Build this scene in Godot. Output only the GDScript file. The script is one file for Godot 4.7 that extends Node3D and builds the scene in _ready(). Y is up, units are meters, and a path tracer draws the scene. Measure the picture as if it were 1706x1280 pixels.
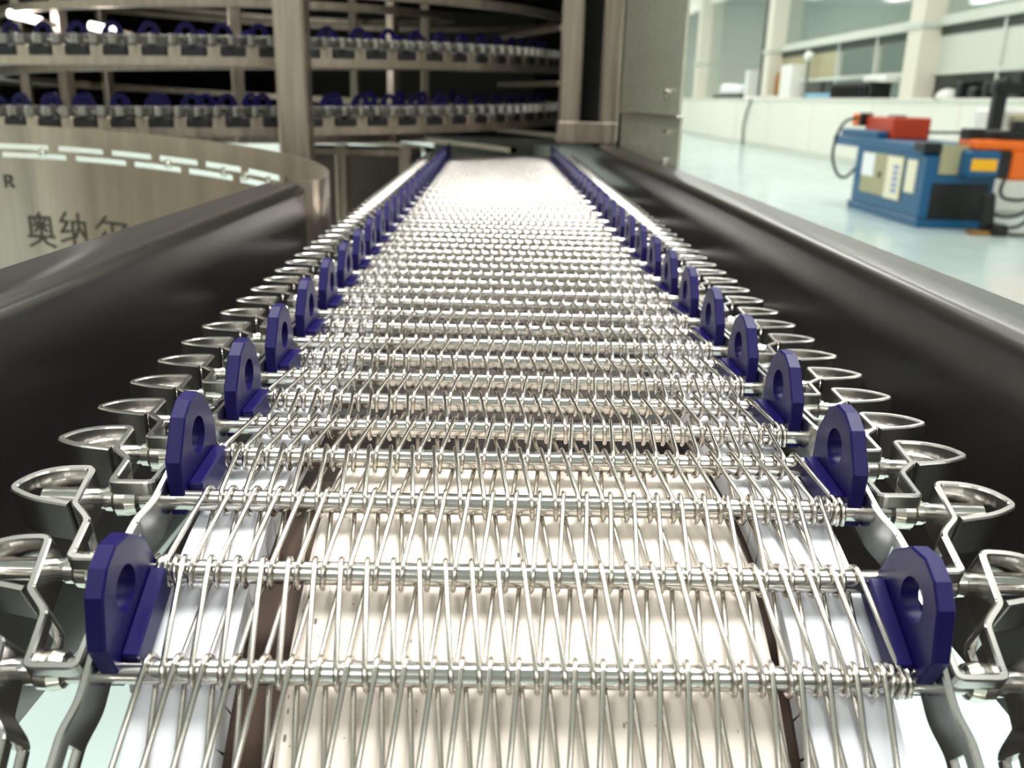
extends Node3D
# A wire-mesh spiral conveyor in a factory hall, seen along the belt. Units: metres; belt surface at y = 0.

const PITCH := 0.0304
const WRAP := 0.15            # radius of the rod centres round the end drum
const DRUM_Z := -0.2822
const HALF := 0.1             # half width of the wire mesh
const FLOOR_Y := -0.9
const CEIL_Y := 4.3
const WALL_X := 6.85
const TOWER := Vector3(-0.645, 0.0, -2.3)
const TOWER_R := 0.645        # radius of the belt's centre line in the tower
const RISE := 0.11            # climb of the spiral in one turn

var M := {}
var used := {}

func _ready():
	view_and_light()
	materials()
	hall()
	added_pendants()
	partition()
	side_rails()
	end_drum()
	conveyor_belt()
	tower()
	curved_guard()
	tower_frame()
	tube_bender()
	sill_things()

# ---------------------------------------------------------------- camera, light
func view_and_light():
	var cam := Camera3D.new()
	cam.name = "camera"
	add_child(cam)
	var r := Vector3(0.9995, 0.0270, 0.0160).normalized()
	var back := Vector3(-0.0235, 0.3056, 0.9519).normalized()
	var u := back.cross(r).normalized()
	r = u.cross(back).normalized()
	cam.transform = Transform3D(Basis(r, u, back), Vector3(-0.0095, 0.1199, 0.0))
	var at := CameraAttributesPhysical.new()
	at.frustum_focal_length = 24.0 * 1480.0 / 1280.0
	at.frustum_near = 0.01
	at.frustum_far = 120.0
	at.frustum_focus_distance = 0.31
	at.exposure_aperture = 14.5
	cam.attributes = at
	cam.current = true
	var we := WorldEnvironment.new()
	we.name = "world_environment"
	var e := Environment.new()
	e.background_mode = Environment.BG_COLOR
	e.background_color = Color(0.75, 0.8, 0.85)
	e.tonemap_mode = Environment.TONE_MAPPER_LINEAR
	e.tonemap_exposure = 1.0
	e.sdfgi_enabled = true
	e.ssao_enabled = true
	e.ssil_enabled = true
	we.environment = e
	add_child(we)

# ---------------------------------------------------------------- materials
func mat(called: String, c: Color, rough := 0.5, metal := 0.0) -> StandardMaterial3D:
	var m := StandardMaterial3D.new()
	m.resource_name = called
	m.albedo_color = c
	m.roughness = rough
	m.metallic = metal
	M[called] = m
	return m

func noise_tex(freq: float, seed_: int, lo: float, hi: float, size := 256, kind := FastNoiseLite.TYPE_SIMPLEX_SMOOTH) -> NoiseTexture2D:
	var n := FastNoiseLite.new()
	n.noise_type = kind
	n.seed = seed_
	n.frequency = freq
	n.fractal_octaves = 4
	var g := Gradient.new()
	g.set_color(0, Color(lo, lo, lo))
	g.set_color(1, Color(hi, hi, hi))
	var t := NoiseTexture2D.new()
	t.width = size
	t.height = size
	t.seamless = true
	t.noise = n
	t.color_ramp = g
	return t

func grain(m: StandardMaterial3D, scale: Vector3, rough_lo: float, rough_hi: float, tone_lo: float, tone_hi: float, seed_: int):
	# fine streaks: the scale is small along the direction in which the sheet was brushed
	m.uv1_triplanar = true
	m.uv1_scale = scale
	m.roughness = 1.0
	m.roughness_texture = noise_tex(0.02, seed_, rough_lo, rough_hi)
	m.albedo_texture = noise_tex(0.015, seed_ + 7, tone_lo, tone_hi)

func materials():
	mat("rod_steel", Color(0.80, 0.79, 0.77), 0.16, 1.0)
	mat("wire_steel", Color(0.82, 0.80, 0.77), 0.2, 1.0)
	mat("link_steel", Color(0.74, 0.73, 0.715), 0.24, 1.0)
	var rs := mat("rail_steel", Color(0.47, 0.455, 0.45), 0.4, 1.0)
	rs.roughness = 0.29
	var ts := mat("tower_steel", Color(0.76, 0.71, 0.655), 0.4, 1.0)
	grain(ts, Vector3(14, 0.8, 14), 0.28, 0.45, 0.85, 1.0, 31)
	var ps := mat("panel_steel", Color(0.66, 0.67, 0.61), 0.45, 0.1)
	grain(ps, Vector3(8, 8, 8), 0.34, 0.5, 0.9, 1.0, 41)
	var gs := mat("guard_sheet", Color(0.79, 0.74, 0.685), 0.4, 1.0)
	grain(gs, Vector3(10, 0.6, 10), 0.26, 0.40, 0.85, 1.0, 51)
	mat("blue_plastic", Color(0.070, 0.042, 0.28), 0.36).metallic_specular = 0.32
	mat("white_plastic", Color(0.86, 0.875, 0.90), 0.5)
	mat("black_plastic", Color(0.03, 0.03, 0.035), 0.5)
	mat("enclosure_steel", Color(0.55, 0.54, 0.52), 0.5, 0.8)
	mat("brown_paint", Color(0.27, 0.225, 0.20), 0.6)
	mat("print_dark", Color(0.20, 0.19, 0.15), 0.7)
	mat("bolt_steel", Color(0.85, 0.84, 0.8), 0.2, 1.0)
	# drum: ivory plastic with specks of black dirt, thickest along one rim
	var im := Image.create(1024, 512, false, Image.FORMAT_RGB8)
	im.fill(Color(0.90, 0.87, 0.83))
	var rng := RandomNumberGenerator.new()
	rng.seed = 5
	for k in 700:
		var v: int = int(512.0 * pow(rng.randf(), 3.2) * 0.5)
		var uu := int(rng.randf() * 1024)
		if rng.randf() < 0.16:
			v = int(rng.randf() * 512)
		var sz := 1 + int(rng.randf() * rng.randf() * 4.0)
		var t := rng.randf_range(0.1, 0.6)
		im.fill_rect(Rect2i(uu, v, sz, max(1, sz - 1)), Color(t, t * 0.92, t * 0.85))
	var d := mat("drum_plastic", Color(1, 1, 1), 0.45)
	d.albedo_texture = ImageTexture.create_from_image(im)
	# hall
	var f := mat("floor_epoxy", Color(0.80, 0.875, 0.865), 0.25)
	f.uv1_triplanar = true
	f.uv1_world_triplanar = true
	f.uv1_scale = Vector3(0.35, 0.35, 0.35)
	f.albedo_texture = noise_tex(0.01, 61, 0.975, 1.0)
	f.roughness_texture = noise_tex(0.02, 62, 0.7, 1.0)
	f.roughness = 0.2
	mat("wall_paint", Color(0.90, 0.90, 0.86), 0.7)
	mat("front_paint", Color(0.66, 0.65, 0.63), 0.8)
	mat("drum_core", Color(0.26, 0.19, 0.14), 0.7)
	mat("ceiling_paint", Color(0.74, 0.74, 0.73), 0.8)
	mat("column_paint", Color(0.88, 0.86, 0.80), 0.6)
	mat("annex_paint", Color(0.66, 0.73, 0.68), 0.7)
	mat("annex_floor", Color(0.55, 0.58, 0.55), 0.6)
	mat("frame_paint", Color(0.80, 0.82, 0.78), 0.5)
	mat("dark_frame", Color(0.22, 0.24, 0.20), 0.6)
	var gl := mat("glass", Color(0.75, 0.85, 0.80, 0.12), 0.05)
	gl.transparency = BaseMaterial3D.TRANSPARENCY_ALPHA
	var gd := mat("dark_glass", Color(0.10, 0.14, 0.13), 0.12)
	gd.metallic_specular = 0.5
	mat("machine_blue", Color(0.03, 0.33, 0.50), 0.35)
	mat("machine_red", Color(0.74, 0.24, 0.12), 0.4)
	mat("machine_orange", Color(0.92, 0.42, 0.05), 0.4)
	mat("machine_black", Color(0.04, 0.04, 0.045), 0.45)
	mat("beige_paint", Color(0.66, 0.64, 0.50), 0.5)
	mat("paper", Color(0.93, 0.94, 0.95), 0.7)
	mat("paper_cream", Color(0.92, 0.90, 0.80), 0.7)
	mat("yellow_plate", Color(0.95, 0.70, 0.06), 0.5)
	mat("hose_rubber", Color(0.06, 0.07, 0.06), 0.5)
	mat("brass", Color(0.66, 0.50, 0.30), 0.4, 0.8)
	mat("cardboard", Color(0.62, 0.42, 0.16), 0.8)
	mat("pale_blue", Color(0.50, 0.70, 0.80), 0.6)
	mat("white_paint", Color(0.93, 0.93, 0.91), 0.5)
	mat("grey_plastic", Color(0.45, 0.45, 0.44), 0.5)
	mat("print_blue", Color(0.55, 0.58, 0.75), 0.7)
	var led := mat("led_diffuser", Color(1, 1, 1), 0.6)
	led.emission_enabled = true
	led.emission = Color(1.0, 0.98, 0.94)
	led.emission_energy_multiplier = 3.0

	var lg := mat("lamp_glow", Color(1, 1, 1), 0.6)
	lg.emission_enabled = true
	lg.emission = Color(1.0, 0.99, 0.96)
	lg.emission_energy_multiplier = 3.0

# ---------------------------------------------------------------- nodes
func numbered(called: String) -> String:
	if not used.has(called):
		used[called] = 0
		return called
	used[called] += 1
	return "%s_%03d" % [called, used[called]]

func tag(o: Node, label := "", category := "", group := "", kind := ""):
	if label: o.set_meta("label", label)
	if category: o.set_meta("category", category)
	if group: o.set_meta("group", group)
	if kind: o.set_meta("kind", kind)

func thing(called: String, label: String, category: String, at := Vector3.ZERO, group := "", kind := "") -> Node3D:
	var o := Node3D.new()
	o.name = numbered(called)
	add_child(o)
	o.position = at
	tag(o, label, category, group, kind)
	return o

func part(called: String, mesh: Mesh, m: Material, parent: Node, at := Transform3D.IDENTITY, label := "") -> MeshInstance3D:
	var o := MeshInstance3D.new()
	o.name = numbered(called) if parent == self else called
	o.mesh = mesh
	if mesh is ArrayMesh and mesh.get_surface_count() == 1 and mesh.surface_get_material(0) == null:
		mesh.surface_set_material(0, m)
	elif not (mesh is ArrayMesh):
		o.material_override = m
	if mesh is ArrayMesh and mesh.surface_get_material(0) != m:
		o.material_override = m
	parent.add_child(o, true)
	o.transform = at
	if label: o.set_meta("label", label)
	return o

func solo(called: String, mesh: Mesh, m: Material, label: String, category: String, at := Transform3D.IDENTITY, group := "", kind := "") -> MeshInstance3D:
	var o := part(called, mesh, m, self, at)
	tag(o, label, category, group, kind)
	return o

# ---------------------------------------------------------------- shapes
func begin() -> SurfaceTool:
	var st := SurfaceTool.new()
	st.begin(Mesh.PRIMITIVE_TRIANGLES)
	return st

func tri(st: SurfaceTool, a: Vector3, b: Vector3, c: Vector3, na := Vector3.ZERO, nb := Vector3.ZERO, nc := Vector3.ZERO):
	var n := (c - a).cross(b - a).normalized()
	if na != Vector3.ZERO and n.dot(na + nb + nc) < 0.0:      # wind the face to match the given normals
		var keep := b
		b = c
		c = keep
		keep = nb
		nb = nc
		nc = keep
	st.set_normal(na if na != Vector3.ZERO else n); st.add_vertex(a)
	st.set_normal(nb if nb != Vector3.ZERO else n); st.add_vertex(b)
	st.set_normal(nc if nc != Vector3.ZERO else n); st.add_vertex(c)

# a quad facing the direction out (approximately); flat
func quad(st: SurfaceTool, a: Vector3, b: Vector3, c: Vector3, d: Vector3, out := Vector3.ZERO):
	var n := (c - a).cross(b - a)
	if n.length_squared() < 1e-18:
		n = (d - a).cross(c - a)
	if out != Vector3.ZERO and n.dot(out) < 0.0:
		tri(st, a, d, c)
		tri(st, a, c, b)
	else:
		tri(st, a, b, c)
		tri(st, a, c, d)

func box(st: SurfaceTool, lo: Vector3, hi: Vector3, t := Transform3D.IDENTITY, bev := 0.0):
	var c := (lo + hi) * 0.5
	var h := (hi - lo) * 0.5
	h = h.abs()
	if bev <= 0.0:
		for ax in 3:
			for s in [-1.0, 1.0]:
				var n := Vector3.ZERO
				n[ax] = s
				var p := Vector3.ZERO
				p[(ax + 1) % 3] = 1
				var q := Vector3.ZERO
				q[(ax + 2) % 3] = 1
				quad(st, t * (c + (n - p - q) * h), t * (c + (n + p - q) * h), t * (c + (n + p + q) * h), t * (c + (n - p + q) * h), t.basis * n)
		return
	for ax in 3:
		for s in [-1.0, 1.0]:
			var n := Vector3.ZERO
			n[ax] = s
			var p := Vector3.ZERO
			p[(ax + 1) % 3] = 1
			var q := Vector3.ZERO
			q[(ax + 2) % 3] = 1
			var hb := h - Vector3.ONE * bev
			var f := func(a: float, b: float) -> Vector3: return t * (c + n * h + p * a * hb + q * b * hb)
			quad(st, f.call(-1.0, -1.0), f.call(1.0, -1.0), f.call(1.0, 1.0), f.call(-1.0, 1.0), t.basis * n)
	for ax in 3:
		var p := Vector3.ZERO
		p[ax] = 1
		var a1 := (ax + 1) % 3
		var a2 := (ax + 2) % 3
		var hb := h - Vector3.ONE * bev
		for s1 in [-1.0, 1.0]:
			for s2 in [-1.0, 1.0]:
				var u := Vector3.ZERO
				u[a1] = s1 * h[a1]
				u[a2] = s2 * hb[a2]
				var v := Vector3.ZERO
				v[a1] = s1 * hb[a1]
				v[a2] = s2 * h[a2]
				var e := p * hb[ax]
				quad(st, t * (c + u - e), t * (c + u + e), t * (c + v + e), t * (c + v - e), t.basis * (u + v))
	for s0 in [-1.0, 1.0]:
		for s1 in [-1.0, 1.0]:
			for s2 in [-1.0, 1.0]:
				var hb := h - Vector3.ONE * bev
				var s := Vector3(s0, s1, s2)
				var a := t * (c + s * Vector3(h.x, hb.y, hb.z))
				var b := t * (c + s * Vector3(hb.x, h.y, hb.z))
				var d := t * (c + s * Vector3(hb.x, hb.y, h.z))
				if (d - a).cross(b - a).dot(t.basis * s) > 0.0: tri(st, a, b, d)
				else: tri(st, a, d, b)

func boxm(lo: Vector3, hi: Vector3, bev := 0.0) -> ArrayMesh:
	var st := begin()
	box(st, lo, hi, Transform3D.IDENTITY, bev)
	return st.commit()

# round bar along a polyline, smooth normals, closed ends
func tube(st: SurfaceTool, pts: Array, r: float, sides := 8, caps := true):
	var n := pts.size()
	var rings := []
	var norms := []
	var d0: Vector3 = (pts[1] - pts[0]).normalized()
	var ref := Vector3.UP if absf(d0.y) < 0.9 else Vector3.RIGHT
	var nx := d0.cross(ref).normalized()
	for i in n:
		var d: Vector3
		if i == 0: d = d0
		elif i == n - 1: d = (pts[i] - pts[i - 1]).normalized()
		else: d = ((pts[i + 1] - pts[i]).normalized() + (pts[i] - pts[i - 1]).normalized()).normalized()
		if d == Vector3.ZERO: d = d0
		nx = (nx - d * nx.dot(d)).normalized()
		var ny := d.cross(nx)
		var ring := []
		var no := []
		for k in sides:
			var a := TAU * k / sides
			var v := nx * cos(a) + ny * sin(a)
			ring.append(pts[i] + v * r)
			no.append(v)
		rings.append(ring)
		norms.append(no)
	for i in n - 1:
		for k in sides:
			var j := (k + 1) % sides
			tri(st, rings[i][k], rings[i][j], rings[i + 1][j], norms[i][k], norms[i][j], norms[i + 1][j])
			tri(st, rings[i][k], rings[i + 1][j], rings[i + 1][k], norms[i][k], norms[i + 1][j], norms[i + 1][k])
	if caps:
		for k in range(1, sides - 1):
			tri(st, rings[0][0], rings[0][k + 1], rings[0][k])
			tri(st, rings[n - 1][0], rings[n - 1][k], rings[n - 1][k + 1])

# lathe of (along, radius) pairs round the axis dir through at
func lathe(st: SurfaceTool, prof: Array, at: Vector3, dir: Vector3, sides := 16, smooth := true):
	dir = dir.normalized()
	var ref := Vector3.UP if absf(dir.y) < 0.9 else Vector3.RIGHT
	var nx := dir.cross(ref).normalized()
	var ny := dir.cross(nx)
	for i in prof.size() - 1:
		var p: Vector2 = prof[i]
		var q: Vector2 = prof[i + 1]
		var slope := Vector2(q.y - p.y, p.x - q.x)      # outward: (along, radial) = (-(dr), da) turned
		var na := -slope.x
		var nr := -slope.y
		for k in sides:
			var a0 := TAU * k / sides
			var a1 := TAU * (k + 1) / sides
			var v0 := nx * cos(a0) + ny * sin(a0)
			var v1 := nx * cos(a1) + ny * sin(a1)
			var n0 := (v0 * nr + dir * na).normalized()
			var n1 := (v1 * nr + dir * na).normalized()
			if not smooth:
				n0 = (n0 + n1).normalized()
				n1 = n0
			var A := at + dir * p.x + v0 * p.y
			var B := at + dir * p.x + v1 * p.y
			var C := at + dir * q.x + v1 * q.y
			var D := at + dir * q.x + v0 * q.y
			if p.y > 0.0: tri(st, A, B, C, n0, n1, n1)
			if q.y > 0.0: tri(st, A, C, D, n0, n1, n0)

# a polygon in the local XY plane, extruded along local Z from z0 to z1
func extrude(st: SurfaceTool, poly: PackedVector2Array, z0: float, z1: float, t := Transform3D.IDENTITY):
	var idx := Geometry2D.triangulate_polygon(poly)
	for k in range(0, idx.size(), 3):
		for z in [z0, z1]:
			var a := t * Vector3(poly[idx[k]].x, poly[idx[k]].y, z)
			var b := t * Vector3(poly[idx[k + 1]].x, poly[idx[k + 1]].y, z)
			var c := t * Vector3(poly[idx[k + 2]].x, poly[idx[k + 2]].y, z)
			var want: Vector3 = t.basis.z * (1.0 if (z == maxf(z0, z1)) else -1.0)
			if (c - a).cross(b - a).dot(want) > 0.0: tri(st, a, b, c)
			else: tri(st, a, c, b)
	var n := poly.size()
	var area := 0.0
	for i in n:
		var p := poly[i]
		var q := poly[(i + 1) % n]
		area += p.x * q.y - q.x * p.y
	for i in n:
		var p := poly[i]
		var q := poly[(i + 1) % n]
		var o := Vector2(q.y - p.y, p.x - q.x) * signf(area)
		quad(st, t * Vector3(p.x, p.y, z0), t * Vector3(q.x, q.y, z0), t * Vector3(q.x, q.y, z1), t * Vector3(p.x, p.y, z1), t.basis * Vector3(o.x, o.y, 0))

# corners of a plan polyline rounded: pts are [x, w, radius]
func fillet(pts: Array, steps := 4) -> Array:
	var out := []
	for i in pts.size():
		var p := Vector2(pts[i][0], pts[i][1])
		var r: float = pts[i][2] if pts[i].size() > 2 else 0.0
		if r <= 0.0 or i == 0 or i == pts.size() - 1:
			out.append(p)
			continue
		var a := Vector2(pts[i - 1][0], pts[i - 1][1])
		var b := Vector2(pts[i + 1][0], pts[i + 1][1])
		var ra := minf(r, p.distance_to(a) * 0.48)
		var rb := minf(r, p.distance_to(b) * 0.48)
		var s := p + (a - p).normalized() * ra
		var e := p + (b - p).normalized() * rb
		for k in steps + 1:
			var u := float(k) / steps
			out.append(s.lerp(p, u).lerp(p.lerp(e, u), u))
	return out

# a strip of sheet standing on edge along a plan polyline (x, away), between heights y0 and y1
func strip(st: SurfaceTool, path: Array, th: float, y0: float, y1: float, mirror := 1.0):
	var n := path.size()
	var left := []
	var right := []
	for i in n:
		var d: Vector2
		if i == 0: d = (path[1] - path[0]).normalized()
		elif i == n - 1: d = (path[i] - path[i - 1]).normalized()
		else: d = ((path[i + 1] - path[i]).normalized() + (path[i] - path[i - 1]).normalized()).normalized()
		var o := Vector2(-d.y, d.x) * th * 0.5
		left.append(path[i] + o)
		right.append(path[i] - o)
	var f := func(p: Vector2, y: float) -> Vector3: return Vector3(p.x * mirror, y, -p.y)
	var b := th * 0.22
	for i in n - 1:
		var ol: Vector2 = (left[i] - right[i]) + (left[i + 1] - right[i + 1])
		var o3 := Vector3(ol.x * mirror, 0, -ol.y).normalized()
		var li: Vector2 = left[i].lerp(right[i], 0.2)
		var lj: Vector2 = left[i + 1].lerp(right[i + 1], 0.2)
		var ri: Vector2 = right[i].lerp(left[i], 0.2)
		var rj: Vector2 = right[i + 1].lerp(left[i + 1], 0.2)
		quad(st, f.call(left[i], y0), f.call(left[i + 1], y0), f.call(left[i + 1], y1 - b), f.call(left[i], y1 - b), o3)
		quad(st, f.call(right[i], y0), f.call(right[i + 1], y0), f.call(right[i + 1], y1 - b), f.call(right[i], y1 - b), -o3)
		quad(st, f.call(left[i], y1 - b), f.call(left[i + 1], y1 - b), f.call(lj, y1), f.call(li, y1), o3 + Vector3.UP)
		quad(st, f.call(right[i], y1 - b), f.call(right[i + 1], y1 - b), f.call(rj, y1), f.call(ri, y1), Vector3.UP - o3)
		quad(st, f.call(li, y1), f.call(lj, y1), f.call(rj, y1), f.call(ri, y1), Vector3.UP)
		quad(st, f.call(left[i], y0), f.call(left[i + 1], y0), f.call(right[i + 1], y0), f.call(right[i], y0), Vector3.DOWN)
	for e in [0, n - 1]:
		quad(st, f.call(left[e], y0), f.call(right[e], y0), f.call(right[e], y1), f.call(left[e], y1))

func xf(at: Vector3, b := Basis.IDENTITY) -> Transform3D:
	return Transform3D(b, at)

# ---------------------------------------------------------------- the hall
func slab(called: String, lo: Vector3, hi: Vector3, m: String):
	var o := part(called, boxm(lo, hi), M[m], self)
	o.set_meta("kind", "structure")
	return o

func hall():
	var x0 := -7.0
	var x1 := 12.0
	var z0 := -42.0
	var z1 := 9.0
	slab("floor", Vector3(x0 - 0.3, FLOOR_Y - 0.3, z0 - 0.3), Vector3(x1 + 0.3, FLOOR_Y, z1 + 0.3), "floor_epoxy")
	slab("ceiling", Vector3(x0 - 0.3, CEIL_Y, z0 - 0.3), Vector3(x1 + 0.3, CEIL_Y + 0.3, z1 + 0.3), "ceiling_paint")
	slab("wall_left", Vector3(x0 - 0.3, FLOOR_Y, z0), Vector3(x0, CEIL_Y, z1), "wall_paint")
	slab("wall_right", Vector3(x1, FLOOR_Y, z0), Vector3(x1 + 0.3, CEIL_Y, z1), "annex_paint")
	slab("wall_back", Vector3(x0, FLOOR_Y, z0 - 0.3), Vector3(x1, CEIL_Y, z0), "wall_paint")
	slab("wall_front", Vector3(x0, FLOOR_Y, z1), Vector3(x1, CEIL_Y, z1 + 0.3), "front_paint")
	# LED strip lights in rows below the ceiling
	var lamp_body := boxm(Vector3(-0.32, 0.0, -2.6), Vector3(0.32, 0.07, 2.6), 0.01)
	var lamp_face := boxm(Vector3(-0.28, -0.012, -2.5), Vector3(0.28, 0.0, 2.5))
	for x in [-4.6, -1.4, 1.8, 5.0]:
		for k in 6:
			var z := 5.0 - 8.0 * k
			var t := thing("ceiling_light", "long white LED ceiling light of the factory hall", "light", Vector3(x, CEIL_Y - 0.09, z), "ceiling lights of the hall")
			part("housing", lamp_body, M.white_paint, t)
			part("diffuser", lamp_face, M.led_diffuser, t)
			lamp(t, Vector3(0, -0.03, 0), Vector2(0.56, 5.0), 9.0)
	for k in 4:
		var z := -8.0 - 8.0 * k
		var t := thing("annex_light", "LED ceiling light of the room behind the partition", "light", Vector3(9.4, CEIL_Y - 0.09, z), "ceiling lights behind the partition")
		part("housing", lamp_body, M.white_paint, t)
		part("diffuser", lamp_face, M.led_diffuser, t)
		lamp(t, Vector3(0, -0.03, 0), Vector2(0.56, 5.0), 4.0)

func added_pendants():
	# LED panel added out of view over the conveyor to brighten the belt
	for a in [[0.35, 2.1, -0.60, "added LED panel brightening the belt from above the near end of the conveyor"]]:
		var t := thing("added_pendant_light", a[3], "light", Vector3(a[0], a[1], a[2]))
		part("housing", boxm(Vector3(-0.65, 0.0, -0.35), Vector3(0.65, 0.05, 0.35), 0.008), M.white_paint, t)
		part("diffuser", boxm(Vector3(-0.6, -0.01, -0.3), Vector3(0.6, 0.0, 0.3)), M.led_diffuser, t)
		for x in [-0.5, 0.5]:
			part("cord", boxm(Vector3(x - 0.004, 0.05, -0.004), Vector3(x + 0.004, CEIL_Y - a[1] - 0.005, 0.004)), M.machine_black, t)
		lamp(t, Vector3(0, -0.03, 0), Vector2(1.2, 0.6), 7.5)

func lamp(t: Node3D, at: Vector3, size: Vector2, energy: float):
	var a := AreaLight3D.new()
	a.name = "light"
	a.area_size = size
	a.light_energy = energy
	a.light_color = Color(1.0, 0.99, 0.975)
	a.area_normalize_energy = true
	a.shadow_enabled = true
	a.area_range = 60.0
	a.area_attenuation = 2.0
	t.add_child(a)
	a.position = at
	a.rotation.x = -PI / 2

func partition():
	# low white wall, columns every eight metres, glazing above
	var w := thing("wall_partition", "", "", Vector3.ZERO, "", "structure")
	var st := begin()
	box(st, Vector3(WALL_X - 0.24, FLOOR_Y, -41.9), Vector3(WALL_X + 0.25, 0.26, 8.9))
	part("sill_wall", st.commit(), M.wall_paint, w)
	part("sill_board", boxm(Vector3(WALL_X - 0.27, 0.26, -41.9), Vector3(WALL_X + 0.5, 0.30, 8.9), 0.008), M.wall_paint, w)
	part("skirting", boxm(Vector3(WALL_X - 0.26, FLOOR_Y, -41.9), Vector3(WALL_X - 0.24, FLOOR_Y + 0.14, 8.9)), M.frame_paint, w)
	slab("wall_header", Vector3(WALL_X, 3.2, -41.9), Vector3(WALL_X + 0.25, CEIL_Y, 8.9), "wall_paint")
	# joints between the wall boards
	for k in 12:
		part("joint_cover", boxm(Vector3(WALL_X - 0.248, FLOOR_Y + 0.14, -38.0 + 3.1 * k), Vector3(WALL_X - 0.24, 0.26, -37.96 + 3.1 * k)), M.column_paint, w)
	for k in 6:
		var z := -15.05 - 8.15 * (k - 2)
		var n = slab("trim_%d" % (k + 1), Vector3(WALL_X - 0.22, 0.30, z - 0.3), Vector3(WALL_X + 0.16, CEIL_Y, z + 0.2), "column_paint")
		if k >= 1 and k <= 4:
			part("collar_band", boxm(Vector3(WALL_X - 0.26, 1.36, z - 0.34), Vector3(WALL_X + 0.20, 1.44, z + 0.24), 0.01), M.frame_paint, n)
	# glazing in bays between the columns
	for k in range(0, 5):
		var za := -15.05 - 8.15 * (k - 2) - 0.3
		var zb := -15.05 - 8.15 * (k - 1) + 0.2
		var win := thing("window_%d" % (k + 1), "", "", Vector3.ZERO, "", "structure")
		var X := WALL_X + 0.12
		if k <= 2:
			part("beam", boxm(Vector3(X - 0.12, 1.38, zb), Vector3(X + 0.1, 1.53, za), 0.01), M.frame_paint, win)
			part("rail", boxm(Vector3(X - 0.06, 0.66, zb), Vector3(X + 0.06, 0.73, za), 0.006), M.frame_paint, win)
			part("dark_header", boxm(Vector3(X - 0.03, 1.25, zb), Vector3(X + 0.03, 1.38, za)), M.dark_frame, win)
			var nb := 4
			for j in nb:
				var a := zb + (za - zb) * j / nb
				var b := zb + (za - zb) * (j + 1) / nb
				part("post", boxm(Vector3(X - 0.05, 0.30, b - 0.06), Vector3(X + 0.05, 1.38, b), 0.006), M.frame_paint, win)
				if k <= 1 or j < 2:
					part("lower_pane", boxm(Vector3(X - 0.01, 0.30, a), Vector3(X + 0.01, 0.66, b - 0.06)), M.dark_glass, win)
					part("upper_panel", boxm(Vector3(X - 0.01, 0.73, a), Vector3(X + 0.01, 1.25, b - 0.06)), M.beige_paint if k > 1 else M.frame_paint, win)
				part("top_pane", boxm(Vector3(X - 0.01, 1.53, a), Vector3(X + 0.01, 3.2, b)), M.glass, win)
		else:
			part("pane", boxm(Vector3(X - 0.01, 0.30, zb), Vector3(X + 0.01, 3.2, za)), M.glass, win)
			part("mullion", boxm(Vector3(X - 0.05, 0.30, za - 1.3), Vector3(X + 0.05, 3.2, za - 1.15)), M.dark_frame, win)

# ---------------------------------------------------------------- conveyor frame
func rail_x(z: float) -> float:
	return -0.1997 + (-0.339 - z) * 0.030

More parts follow.
